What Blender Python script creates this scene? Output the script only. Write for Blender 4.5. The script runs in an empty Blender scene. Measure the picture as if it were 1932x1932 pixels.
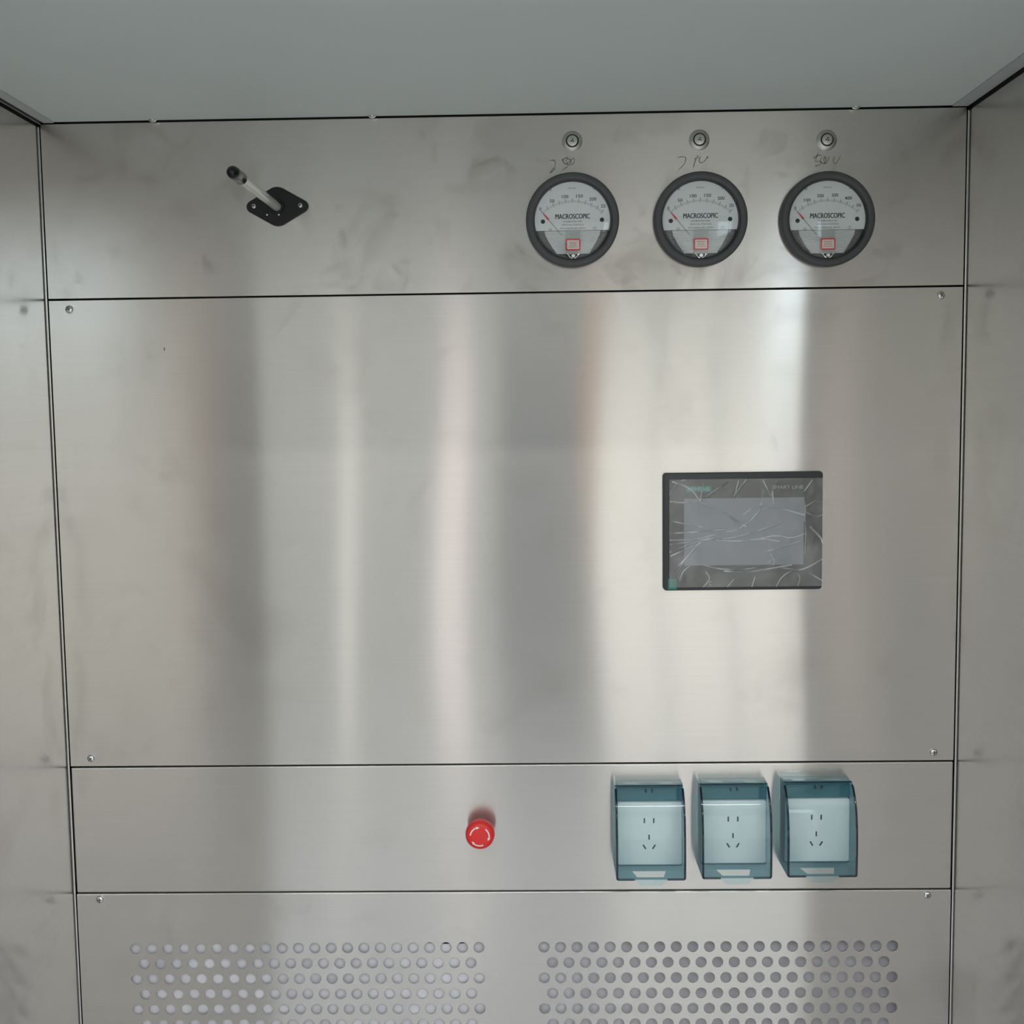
import bpy, bmesh, math, random
from mathutils import Vector, Matrix, noise
random.seed(4)
S = bpy.context.scene
C = S.collection
PI = math.pi

# ------------------------------------------------------------------ camera
cd = bpy.data.cameras.new('camera')
cam = bpy.data.objects.new('camera', cd)
C.objects.link(cam)
cd.sensor_width = 36; cd.lens = 2158.99 / 1932 * 36
cd.clip_start = 0.01; cd.clip_end = 60
Rm = (Matrix.Rotation(0.0190, 4, 'Z') @ Matrix.Rotation(0.0133, 4, 'Y') @ Matrix.Rotation(-0.0866, 4, 'X'))
cam.matrix_world = Matrix.Translation((0.0395, -1.5117, 1.6186)) @ Rm @ Matrix.Rotation(PI / 2, 4, 'X')
S.camera = cam

# ------------------------------------------------------------------ world, light, exposure
wd = bpy.data.worlds.new('overcast'); S.world = wd; wd.use_nodes = True
bg = wd.node_tree.nodes['Background']
bg.inputs['Color'].default_value = (0.90, 0.975, 1.0, 1)
bg.inputs['Strength'].default_value = 1.15
S.view_settings.view_transform = 'Standard'; S.view_settings.look = 'None'
S.view_settings.exposure = 0.37; S.view_settings.gamma = 1.0
S.view_settings.use_curve_mapping = False
try:
    S.cycles.use_denoising = True
    S.cycles.max_bounces = 14; S.cycles.glossy_bounces = 8; S.cycles.transparent_max_bounces = 16
    S.cycles.sample_clamp_indirect = 6
    S.cycles.caustics_reflective = True
except Exception:
    pass

# ------------------------------------------------------------------ helpers
def srgb(r, g, b):
    f = lambda c: (c / 255 / 12.92) if c / 255 <= 0.04045 else ((c / 255 + 0.055) / 1.055) ** 2.4
    return (f(r), f(g), f(b), 1)

def tag(o, label=None, cat=None, group=None, kind=None):
    if label: o['label'] = label
    if cat: o['category'] = cat
    if group: o['group'] = group
    if kind: o['kind'] = kind
    return o

def empty(name, loc=(0, 0, 0)):
    o = bpy.data.objects.new(name, None); C.objects.link(o); o.location = loc
    o.empty_display_size = 0.02
    return o

def obj(name, bm, mat, parent=None, smooth=False, loc=None):
    me = bpy.data.meshes.new(name); bm.normal_update(); bm.to_mesh(me); bm.free()
    mats = mat if isinstance(mat, (list, tuple)) else [mat]
    for m in mats: me.materials.append(m)
    if smooth:
        for p in me.polygons: p.use_smooth = True
        try: me.set_sharp_from_angle(angle=math.radians(38))
        except Exception: pass
    o = bpy.data.objects.new(name, me); C.objects.link(o)
    if parent: o.parent = parent
    if loc: o.location = loc
    return o

def copy_tree(o, parent=None):
    c = o.copy(); C.objects.link(c); c.parent = parent
    for ch in o.children: copy_tree(ch, c)
    return c

def box(bm, x0, x1, y0, y1, z0, z1, bev=0, seg=2):
    r = bmesh.ops.create_cube(bm, size=1)
    vs = r['verts']
    for v in vs:
        v.co = Vector(((x0 + x1) / 2 + v.co.x * (x1 - x0), (y0 + y1) / 2 + v.co.y * (y1 - y0), (z0 + z1) / 2 + v.co.z * (z1 - z0)))
    if bev:
        es = list({e for v in vs for e in v.link_edges})
        bmesh.ops.bevel(bm, geom=es, offset=bev, segments=seg, profile=0.5, affect='EDGES')
    return bm

def nb(): return bmesh.new()

def lathe(bm, prof, seg=48, cx=0, cz=0):
    """revolve (radius, y) about the y axis"""
    rings = []
    for r, y in prof:
        if r < 1e-6: rings.append([bm.verts.new((cx, y, cz))])
        else: rings.append([bm.verts.new((cx + r * math.cos(2 * PI * k / seg), y, cz + r * math.sin(2 * PI * k / seg))) for k in range(seg)])
    for a, b in zip(rings, rings[1:]):
        for k in range(seg):
            k2 = (k + 1) % seg
            if len(a) == 1 and len(b) == 1: continue
            if len(a) == 1: bm.faces.new((a[0], b[k], b[k2]))
            elif len(b) == 1: bm.faces.new((a[k], b[0], a[k2]))
            else: bm.faces.new((a[k], b[k], b[k2], a[k2]))
    bmesh.ops.recalc_face_normals(bm, faces=bm.faces[:])
    return bm

def prism(bm, pts, y0, y1, bev=0, seg=2):
    """polygon in (x,z) pulled from y0 to y1"""
    a = [bm.verts.new((x, y0, z)) for x, z in pts]
    b = [bm.verts.new((x, y1, z)) for x, z in pts]
    fa = bm.faces.new(a); fb = bm.faces.new(b[::-1])
    n = len(pts)
    fs = [fa, fb]
    for i in range(n): fs.append(bm.faces.new((a[i], b[i], b[(i + 1) % n], a[(i + 1) % n])))
    bmesh.ops.recalc_face_normals(bm, faces=fs)
    if bev:
        f = fa if y0 < y1 else fb
        bmesh.ops.bevel(bm, geom=list(f.edges), offset=bev, segments=seg, profile=0.5, affect='EDGES')
    return bm

def rrect(w, h, r, n=6, cx=0, cz=0):
    pts = []
    for sx, sz, a0 in ((1, 1, 0), (-1, 1, 90), (-1, -1, 180), (1, -1, 270)):
        for k in range(n + 1):
            a = math.radians(a0 + 90 * k / n)
            pts.append((cx + sx * (w / 2 - r) + r * math.cos(a), cz + sz * (h / 2 - r) + r * math.sin(a)))
    return pts

def tube(bm, pts, rad, seg=10, caps=True):
    rings = []
    pts = [Vector(p) for p in pts]
    for i, p in enumerate(pts):
        d = (pts[min(i + 1, len(pts) - 1)] - pts[max(i - 1, 0)]).normalized()
        u = d.cross(Vector((0.31, 0.2, 0.93))).normalized(); v = d.cross(u)
        r = rad[i] if isinstance(rad, (list, tuple)) else rad
        rings.append([bm.verts.new(p + u * math.cos(2 * PI * k / seg) * r + v * math.sin(2 * PI * k / seg) * r) for k in range(seg)])
    for a, b in zip(rings, rings[1:]):
        for k in range(seg): bm.faces.new((a[k], b[k], b[(k + 1) % seg], a[(k + 1) % seg]))
    if caps:
        bm.faces.new(rings[0]); bm.faces.new(rings[-1])
    bmesh.ops.recalc_face_normals(bm, faces=bm.faces[:])
    return bm

def ribbon(bm, pts, w, y):
    """flat stroke on a plane facing -y; w may be a number or a list"""
    L = []
    for i, (x, z) in enumerate(pts):
        x0, z0 = pts[max(i - 1, 0)]; x1, z1 = pts[min(i + 1, len(pts) - 1)]
        d = math.hypot(x1 - x0, z1 - z0) or 1
        nx, nz = -(z1 - z0) / d, (x1 - x0) / d
        ww = (w[i] if isinstance(w, (list, tuple)) else w) / 2
        L.append((bm.verts.new((x + nx * ww, y, z + nz * ww)), bm.verts.new((x - nx * ww, y, z - nz * ww))))
    for (a, b), (c, d) in zip(L, L[1:]): bm.faces.new((a, b, d, c))
    return bm

def quad(bm, x0, x1, z0, z1, y):
    return bm.faces.new([bm.verts.new(p) for p in ((x0, y, z0), (x1, y, z0), (x1, y, z1), (x0, y, z1))])

def text_into(bm, s, cx, cz, w, h, y, bold=0.0):
    """lettering as flat faces, centred at cx, cz, exactly w wide and h tall, facing -y"""
    cu = bpy.data.curves.new('t', 'FONT'); cu.body = s; cu.size = 1; cu.offset = bold; cu.resolution_u = 3
    t = bpy.data.objects.new('t', cu)
    me = bpy.data.meshes.new_from_object(t)
    xs = [v.co.x for v in me.vertices]; ys = [v.co.y for v in me.vertices]
    ax, bx, ay, by = min(xs), max(xs), min(ys), max(ys)
    vs = [bm.verts.new((cx + ((v.co.x - ax) / (bx - ax) - .5) * w, y, cz + ((v.co.y - ay) / (by - ay) - .5) * h)) for v in me.vertices]
    for p in me.polygons:
        try: bm.faces.new([vs[i] for i in p.vertices])
        except ValueError: pass
    bpy.data.objects.remove(t); bpy.data.curves.remove(cu); bpy.data.meshes.remove(me)

# ------------------------------------------------------------------ materials
def mat(name):
    m = bpy.data.materials.new(name); m.use_nodes = True
    nt = m.node_tree; nt.nodes.clear()
    out = nt.nodes.new('ShaderNodeOutputMaterial')
    return m, nt, out

def N(nt, typ, **kw):
    n = nt.nodes.new(typ)
    for k, v in kw.items():
        if k.startswith('i_'): n.inputs[k[2:].replace('_', ' ')].default_value = v
        else: setattr(n, k, v)
    return n

def pbr(name, col, rough=0.5, metal=0, spec=0.5, coat=0, var=0.0, vscale=30, emis=None, estr=0):
    m, nt, out = mat(name)
    p = N(nt, 'ShaderNodeBsdfPrincipled')
    p.inputs['Base Color'].default_value = col
    p.inputs['Roughness'].default_value = rough
    p.inputs['Metallic'].default_value = metal
    p.inputs['Specular IOR Level'].default_value = spec
    p.inputs['Coat Weight'].default_value = coat
    if emis:
        p.inputs['Emission Color'].default_value = emis; p.inputs['Emission Strength'].default_value = estr
    if var:
        tc = N(nt, 'ShaderNodeTexCoord'); no = N(nt, 'ShaderNodeTexNoise'); no.inputs['Scale'].default_value = vscale; no.inputs['Detail'].default_value = 4
        hs = N(nt, 'ShaderNodeMapRange'); hs.inputs['From Min'].default_value = .3; hs.inputs['From Max'].default_value = .7
        hs.inputs['To Min'].default_value = 1 - var; hs.inputs['To Max'].default_value = 1 + var
        mx = N(nt, 'ShaderNodeVectorMath', operation='SCALE'); mx.inputs[0].default_value = col[:3]
        nt.links.new(tc.outputs['Object'], no.inputs['Vector']); nt.links.new(no.outputs['Fac'], hs.inputs['Value'])
        nt.links.new(hs.outputs['Result'], mx.inputs['Scale']); nt.links.new(mx.outputs['Vector'], p.inputs['Base Color'])
    nt.links.new(p.outputs[0], out.inputs[0])
    return m

def brushed(name, col=(0.665, 0.645, 0.62, 1), dirt=0.35, rx=0.25, aniso=0.72, haze=0.35, warp=0.0, dirt_col=(0.20, 0.155, 0.115, 1)):
    """stainless sheet with a horizontal grain: reflections smear up and down, hardly sideways"""
    m, nt, out = mat(name); L = nt.links.new
    geo = N(nt, 'ShaderNodeNewGeometry')
    pos = N(nt, 'ShaderNodeTexCoord')
    cr = N(nt, 'ShaderNodeVectorMath', operation='CROSS_PRODUCT'); cr.inputs[1].default_value = (0, 0, 1)
    L(geo.outputs['Normal'], cr.inputs[0])
    # smudges and handling dirt
    n1 = N(nt, 'ShaderNodeTexNoise'); n1.inputs['Scale'].default_value = 7; n1.inputs['Detail'].default_value = 7; n1.inputs['Roughness'].default_value = .6; n1.inputs['Distortion'].default_value = .6
    L(geo.outputs['Position'], n1.inputs['Vector'])
    r1 = N(nt, 'ShaderNodeMapRange'); r1.inputs['From Min'].default_value = .55; r1.inputs['From Max'].default_value = .80
    L(n1.outputs['Fac'], r1.inputs['Value'])
    n2 = N(nt, 'ShaderNodeTexNoise'); n2.inputs['Scale'].default_value = 26; n2.inputs['Detail'].default_value = 5; n2.inputs['Distortion'].default_value = 1.2
    L(geo.outputs['Position'], n2.inputs['Vector'])
    r2 = N(nt, 'ShaderNodeMapRange'); r2.inputs['From Min'].default_value = .58; r2.inputs['From Max'].default_value = .78
    L(n2.outputs['Fac'], r2.inputs['Value'])
    ad = N(nt, 'ShaderNodeMath', operation='MULTIPLY_ADD'); L(r2.outputs[0], ad.inputs[0]); ad.inputs[1].default_value = .45; L(r1.outputs[0], ad.inputs[2])
    mu = N(nt, 'ShaderNodeMath', operation='MULTIPLY', use_clamp=True); L(ad.outputs[0], mu.inputs[0]); mu.inputs[1].default_value = dirt
    # fine grain lines
    mp = N(nt, 'ShaderNodeMapping'); mp.inputs['Scale'].default_value = (6, 6, 900); L(geo.outputs['Position'], mp.inputs['Vector'])
    n3 = N(nt, 'ShaderNodeTexNoise'); n3.inputs['Scale'].default_value = 1; n3.inputs['Detail'].default_value = 2; L(mp.outputs[0], n3.inputs['Vector'])
    r3 = N(nt, 'ShaderNodeMapRange'); r3.inputs['From Min'].default_value = .3; r3.inputs['From Max'].default_value = .7; r3.inputs['To Min'].default_value = .975; r3.inputs['To Max'].default_value = 1.02
    L(n3.outputs['Fac'], r3.inputs['Value'])
    sc = N(nt, 'ShaderNodeVectorMath', operation='SCALE'); sc.inputs[0].default_value = col[:3]; L(r3.outputs[0], sc.inputs['Scale'])
    g1 = N(nt, 'ShaderNodeBsdfAnisotropic'); g1.distribution = 'GGX'
    g1.inputs['Roughness'].default_value = rx; g1.inputs['Anisotropy'].default_value = aniso
    L(sc.outputs[0], g1.inputs['Color']); L(cr.outputs[0], g1.inputs['Tangent'])
    g2 = N(nt, 'ShaderNodeBsdfAnisotropic'); g2.distribution = 'GGX'
    g2.inputs['Roughness'].default_value = .48; g2.inputs['Anisotropy'].default_value = .5
    L(sc.outputs[0], g2.inputs['Color']); L(cr.outputs[0], g2.inputs['Tangent'])
    mx = N(nt, 'ShaderNodeMixShader'); mx.inputs[0].default_value = haze; L(g1.outputs[0], mx.inputs[1]); L(g2.outputs[0], mx.inputs[2])
    df = N(nt, 'ShaderNodeBsdfPrincipled'); df.inputs['Base Color'].default_value = dirt_col; df.inputs['Roughness'].default_value = .55
    m2 = N(nt, 'ShaderNodeMixShader'); L(mu.outputs[0], m2.inputs[0]); L(mx.outputs[0], m2.inputs[1]); L(df.outputs[0], m2.inputs[2])
    if warp:
        mp2 = N(nt, 'ShaderNodeMapping'); mp2.inputs['Scale'].default_value = (4.5, 4.5, 1.6); L(geo.outputs['Position'], mp2.inputs['Vector'])
        n4 = N(nt, 'ShaderNodeTexNoise'); n4.inputs['Scale'].default_value = 1; n4.inputs['Detail'].default_value = 1; L(mp2.outputs[0], n4.inputs['Vector'])
        n4.inputs['Detail'].default_value = 0
        sb = N(nt, 'ShaderNodeVectorMath', operation='SUBTRACT'); L(n4.outputs['Color'], sb.inputs[0]); sb.inputs[1].default_value = (.5, .5, .5)
        ml = N(nt, 'ShaderNodeVectorMath', operation='MULTIPLY'); L(sb.outputs[0], ml.inputs[0]); ml.inputs[1].default_value = (warp, 0, warp)
        an = N(nt, 'ShaderNodeVectorMath', operation='ADD'); L(geo.outputs['Normal'], an.inputs[0]); L(ml.outputs[0], an.inputs[1])
        nm = N(nt, 'ShaderNodeVectorMath', operation='NORMALIZE'); L(an.outputs[0], nm.inputs[0]); L(nm.outputs[0], g1.inputs['Normal'])
    L(m2.outputs[0], out.inputs[0])
    return m

def clear(name, tint, gloss=0.08, rough=0.03, haze=0.0, hazecol=(1, 1, 1, 1), fm=1.2):
    """thin see-through plastic: tinted pass-through, clear-coat reflections, a little haze"""
    m, nt, out = mat(name); L = nt.links.new
    t = N(nt, 'ShaderNodeBsdfTransparent'); t.inputs[0].default_value = tint
    d = N(nt, 'ShaderNodeBsdfDiffuse'); d.inputs[0].default_value = hazecol
    a = N(nt, 'ShaderNodeMixShader'); a.inputs[0].default_value = haze; L(t.outputs[0], a.inputs[1]); L(d.outputs[0], a.inputs[2])
    g = N(nt, 'ShaderNodeBsdfAnisotropic'); g.inputs['Roughness'].default_value = rough; g.inputs['Color'].default_value = (1, 1, 1, 1)
    fr = N(nt, 'ShaderNodeFresnel')
    gm = N(nt, 'ShaderNodeNewGeometry'); ir = N(nt, 'ShaderNodeMapRange'); ir.inputs['To Min'].default_value = 1.45; ir.inputs['To Max'].default_value = 1 / 1.45
    L(gm.outputs['Backfacing'], ir.inputs['Value']); L(ir.outputs[0], fr.inputs[0])
    ad = N(nt, 'ShaderNodeMath', operation='MULTIPLY_ADD', use_clamp=True); L(fr.outputs[0], ad.inputs[0]); ad.inputs[1].default_value = fm; ad.inputs[2].default_value = gloss
    b = N(nt, 'ShaderNodeMixShader'); L(ad.outputs[0], b.inputs[0]); L(a.outputs[0], b.inputs[1]); L(g.outputs[0], b.inputs[2])
    L(b.outputs[0], out.inputs[0])
    return m

def glow(name, col, st):
    m, nt, out = mat(name); e = N(nt, 'ShaderNodeEmission'); e.inputs[0].default_value = col; e.inputs[1].default_value = st
    nt.links.new(e.outputs[0], out.inputs[0]); return m

M = {}
M['steel_band'] = brushed('dirty brushed stainless', dirt=.60, haze=.27, rx=.19, aniso=.6)
M['steel_panel'] = brushed('clean brushed stainless', dirt=.24, haze=.27, rx=.165, aniso=.68, warp=.028)
M['steel_low'] = brushed('lower band stainless', dirt=.14, haze=.26, rx=.18, aniso=.62, warp=.02)
M['steel_side'] = brushed('side wall stainless', dirt=.3, haze=.27, rx=.165, aniso=.55, col=(.655, .638, .615, 1))
M['steel_trim'] = pbr('bright trim steel', (.75, .75, .74, 1), .18, 1)
M['screw'] = pbr('polished screw steel', (.8, .8, .79, 1), .14, 1)
M['washer'] = pbr('machined steel', (.62, .61, .58, 1), .3, 1)
M['gap'] = pbr('dark joint backing', (.012, .012, .012, 1), .8)
M['rubber'] = pbr('black rubber gasket', (.02, .02, .02, 1), .5)
M['ceiling'] = pbr('grey diffuser fabric', (.76, .82, .80, 1), .5, spec=.35, var=.02, vscale=3)
M['frame_grey'] = pbr('grey painted frame', (.52, .55, .54, 1), .45)
M['black'] = pbr('black satin plastic', (.006, .006, .007, 1), .5)
M['black_gloss'] = pbr('black glossy plastic', (.006, .008, .011, 1), .16)
M['bezel'] = pbr('charcoal painted bezel', (.085, .088, .094, 1), .5)
M['bezel_dark'] = pbr('dark inner rim', (.018, .02, .022, 1), .3)
M['dial'] = pbr('white dial face', (.90, .94, .95, 1), .55)
M['ink'] = pbr('printed black ink', (.03, .032, .034, 1), .6)
M['ink_soft'] = pbr('printed grey ink', (.12, .13, .13, 1), .6)
M['red'] = pbr('red paint', (.85, .03, .06, 1), .4)
M['pink'] = pbr('pale label paper', (1.0, .88, .80, 1), .6)
M['lens'] = clear('clear dial lens', (.97, .98, .98, 1), gloss=0.0, rough=.04)
M['rib'] = clear('ribbed clear plastic', (.9, .92, .92, 1), gloss=.05, rough=.15, haze=.2, hazecol=(.75, .78, .78, 1))
M['silver'] = pbr('silver reflector', (.96, .97, .98, 1), .4, .1)
M['tube'] = clear('milky tube', (.75, .78, .74, 1), gloss=.02, rough=.15, haze=.88, hazecol=(.70, .72, .65, 1))
M['btn'] = pbr('red button plastic', (.92, .035, .035, 1), .4)
M['btn_mark'] = pbr('white button marking', (.97, .88, .85, 1), .5)
M['hmi'] = pbr('graphite screen housing', (.035, .037, .042, 1), .4)
M['hmi_front'] = pbr('dark grey screen front', (.055, .06, .06, 1), .35)
M['lcd'] = pbr('blank grey display', (.25, .27, .305, 1), .25)
M['teal_mark'] = pbr('teal logo field', (.02, .22, .19, 1), .4)
M['grey_mark'] = pbr('light grey lettering', (.42, .45, .44, 1), .5)
M['teal_letter'] = pbr('pale teal lettering', (.3, .5, .46, 1), .5)
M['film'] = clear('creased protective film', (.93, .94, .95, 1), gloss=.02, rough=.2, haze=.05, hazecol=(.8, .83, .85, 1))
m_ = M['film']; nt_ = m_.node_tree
at_ = nt_.nodes.new('ShaderNodeAttribute'); at_.attribute_name = 'whitening_glare'
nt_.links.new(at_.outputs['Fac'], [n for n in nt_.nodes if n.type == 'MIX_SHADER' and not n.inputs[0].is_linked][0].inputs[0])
M['cover'] = clear('blue tinted clear cover', (.86, .945, .96, 1), gloss=.0, rough=.05, haze=.02, hazecol=(.3, .6, .7, 1))
M['cover_side'] = clear('blue tinted cover side', (.34, .55, .62, 1), gloss=.02, rough=.06, haze=.42, hazecol=(.08, .27, .34, 1), fm=.25)
M['cover_edge'] = clear('deep blue cover edge', (.06, .18, .26, 1), gloss=.02, rough=.08, haze=.3, hazecol=(.01, .05, .08, 1))
M['frame_teal'] = clear('blue tinted frame', (.36, .60, .66, 1), gloss=.03, rough=.1, haze=.5, hazecol=(.10, .36, .43, 1))
M['plate'] = pbr('white outlet plate', (.96, .97, .97, 1), .35)
M['cloth'] = pbr('lilac grey filter cloth', (.80, .79, .85, 1), .8, var=.05, vscale=40)
M['pencil'] = pbr('faded marker', (.16, .15, .14, 1), .7)
M['pencil_faint'] = pbr('faint marker', (.20, .185, .165, 1), .7)
M['floor'] = pbr('grey epoxy floor', (.63, .62, .64, 1), .25)
M['room_wall'] = pbr('cream room panel', (.61, .60, .56, 1), .6)
M['photographer_standin'] = pbr('dark grey door', (.19, .195, .20, 1), .5)
M['green'] = pbr('olive cabinet', (.36, .37, .30, 1), .5)
M['orange'] = pbr('orange paint', (.95, .33, .06, 1), .5)
M['day'] = glow('daylight pane', (1.0, .99, .91, 1), 1.07)
M['day_pink'] = glow('daylight pane warm', (1.0, .93, .90, 1), 1.15)
M['day_blue'] = glow('daylight pane cool', (.76, .91, 1.0, 1), 3.4)
M['lamp'] = glow('lamp tube', (1, .99, .96, 1), 26)

# ------------------------------------------------------------------ the room the booth stands in
struct = lambda name, bm, m, parent=None, **k: tag(obj(name, bm, m, parent, **k), kind='structure' if parent is None else None)
RY = -4.0
struct('floor', box(nb(), -3.5, 3.5, -7.6, 1.2, -.1, 0), M['floor'])
wf = nb()
# front wall of the room, behind the camera, left open where the windows and the dark photographer stand-in are
xs = [(-3.5, -.956), (-.833, -.456), (-.269, -.136), (.30, .375), (1.90, 1.96)]
for a, b in xs: box(wf, a, b, RY - .1, RY, 0, 2.15)
for a, b, zt in ((-.956, -.833, 2.05), (-.456, -.269, 2.05), (-.136, .30, 2.05), (.375, 1.90, 2.05)):
    box(wf, a, b, RY - .1, RY, zt, 2.15)
struct('wall_front', wf, M['room_wall'])
for i, (a, b, m) in enumerate(((-.956, -.833, 'day'), (-.456, -.269, 'day_pink'), (.375, 1.90, 'day'))):
    w = struct('window_%d' % (i + 1), box(nb(), a, b, RY - .08, RY - .06, 0.02, 2.05), M[m])
    f = nb(); t = .018
    for q in ((a, a + t, 0.0, 2.05), (b - t, b, 0.0, 2.05), (a, b, 0.0, .03), (a, b, 2.02, 2.05)): box(f, q[0], q[1], RY - .06, RY - .04, q[2], q[3])
    if b - a > .5:
        for k in (1, 2, 3, 4): box(f, a + (b - a) * k / 5 - .012, a + (b - a) * k / 5 + .012, RY - .06, RY - .04, .03, 2.02)
    obj('window_frame', f, M['frame_grey'], w)
struct('photographer_standin_1', box(nb(), -.136, .30, RY - .07, RY - .03, 0, 2.05), M['photographer_standin'])  # added dark slab, stands in for the photographer's dark reflection
# the hall runs on behind that partition to a far wall with a wide cool window on the right
fw = nb()
for x0, x1, z0, z1 in ((-3.5, 1.9, 0, 4.6), (1.9, 3.5, 0, .8), (1.9, 3.5, 4.0, 4.6)): box(fw, x0, x1, -7.6, -7.5, z0, z1)
struct('wall_outer_front', fw, M['room_wall'])
w = struct('window_4', box(nb(), 1.9, 3.4, -7.58, -7.56, .8, 4.0), M['day_blue'])
f = nb()
for q in ((1.9, 1.94, .8, 4), (2.63, 2.67, .8, 4), (3.36, 3.4, .8, 4), (1.9, 3.4, .8, .84), (1.9, 3.4, 3.96, 4), (1.9, 3.4, 1.98, 2.02)): box(f, q[0], q[1], -7.56, -7.52, q[2], q[3])
obj('window_frame', f, M['frame_grey'], w)
struct('wall_outer_right', box(nb(), 3.4, 3.5, -7.5, 1.2, 0, 3.2), M['room_wall'])
struct('wall_outer_left', box(nb(), -3.5, -3.4, -7.5, 1.2, 0, 3.2), M['room_wall'])

# ------------------------------------------------------------------ booth shell
ZC = 2.000            # where the ceiling meets the back wall
Z1, Z2, Z3, Z4 = 1.7745, 1.1450, 0.9672, 0.34
D = 0.79              # booth ceiling depth
W = 0.6
wb = nb()
box(wb, -.5972, .5972, 0, .0015, Z1 + .0010, ZC - .0005, .0005)
lbm = nb(); box(lbm, -.5972, .5972, 0, .0046, Z3 + .0008, Z2 - .0006, .0022, 10)
box(wb, -.5972, .5972, 0, .0015, 0.02, Z4 - .0010, .0006)
wall_back = struct('wall_back', wb, M['steel_band'])
obj('lower_band', lbm, M['steel_low'], wall_back)
bk = box(nb(), -.66, .66, .09, .11, 0, 2.2)
box(bk, -.66, .66, .006, .09, Z1 - .02, Z1 + .02); box(bk, -.66, .66, .006, .09, Z2 - .02, Z2 + .02); box(bk, -.66, .66, .006, .09, Z3 - .03, Z3 + .02)
box(bk, -.66, -.57, .006, .09, 0, 2.03); box(bk, .57, .66, .006, .09, 0, 2.03); box(bk, -.66, .66, .006, .09, 1.97, 2.03)
obj('backing_frame', bk, M['gap'], wall_back)

for nm, s in (('wall_left', -1), ('wall_right', 1)):
    b = nb(); x0, x1 = (-.66, -.6) if s < 0 else (.6, .66)
    box(b, x0, x1, -(.88 if s > 0 else 1.15), .004, 0, ZC - .0035, .0012)
    w = struct(nm, b, M['steel_side'])
# corner beads down both vertical corners
for nm, s in (('trim_1', -1), ('trim_2', 1)):
    b = nb()
    tube(b, [(s * .5996, .0005, 0.0), (s * .5996, .0005, 1.0), (s * .5996, .0005, ZC - .004)], .0012, 12)
    struct(nm, b, M['steel_trim'], smooth=True)
# ceiling membrane and its frame
cb = nb(); box(cb, -.578, .578, -D + .02, -.001, ZC + .0017, ZC + .02, .0006)
ceil = struct('ceiling', cb, M['ceiling'])
obj('seam_strip', box(nb(), -.0075, -.0050, -D + .03, -.004, ZC + .0014, ZC + .004, .0001), M['ceiling'], ceil)
for nm, s in (('trim_3', -1), ('trim_4', 1)):
    b = nb(); x0, x1 = sorted((s * .5785, s * (.5985 if s > 0 else .5925)))
    box(b, x0, x1, -D, -.0005, ZC + .0007, ZC + .02, .0004)
    struct(nm, b, M['frame_grey'])
b = nb(); box(b, -.5978, -.5957, -D, -.0005, ZC - .0012, ZC + .006, .0006)
struct('trim_5', b, pbr('dark steel channel', (.22, .22, .215, 1), .35, .6))
t6 = struct('trim_6', box(nb(), -.66, .66, -D, .09, ZC + .021, ZC + .06), M['frame_grey'])
for s in (-1, 1):
    x0, x1 = sorted((s * .602, s * .66)); obj('leak_blocker', box(nb(), x0, x1, -D, .004, ZC - .003, ZC + .0205), M['gap'], t6)  # added dark boxes that block light leaking in above the side walls
b = nb(); box(b, -.66, .66, -D - .03, -D, ZC - .02, ZC + .06, .002); struct('trim_7', b, M['steel_side'])

# ------------------------------------------------------------------ screws
def make_screw(parent, loc, r=.0052, ang=.4):
    b = nb()
    lathe(b, [(r * .95, 0), (r, -.0008), (r * .93, -.0018), (r * .72, -.0029), (r * .40, -.0035), (0, -.0037)], 28)
    s = obj('screw', b, M['screw'], parent, smooth=True, loc=loc)
    c = nb()
    for a in (ang, ang + PI / 2):
        dx, dz = math.cos(a), math.sin(a)
        p = [(dx * r * .55 - dz * .0005, dz * r * .55 + dx * .0005), (dx * r * .55 + dz * .0005, dz * r * .55 - dx * .0005),
             (-dx * r * .55 + dz * .0005, -dz * r * .55 - dx * .0005), (-dx * r * .55 - dz * .0005, -dz * r * .55 + dx * .0005)]
        prism(c, p, -.0039 if a == ang else -.00385, -.0030)
    obj('cross_recess', c, M['bezel_dark'], s)
    return s

# screws in the ceiling joint, belonging to the ceiling
for x in (-.448, -.164, .4545):
    b = nb(); r = .0052
    lathe(b, [(r * .9, 0), (r, -.001), (r * .8, -.0024), (r * .4, -.0034), (0, -.0036)], 24)
    s = obj('screw', b, M['screw'], ceil, smooth=True, loc=(x, -.0060, ZC + .0017)); s.rotation_euler = (math.radians(90), 0, 0)
# lathe axis is -y; turned so that the head hangs down from the ceiling

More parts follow.
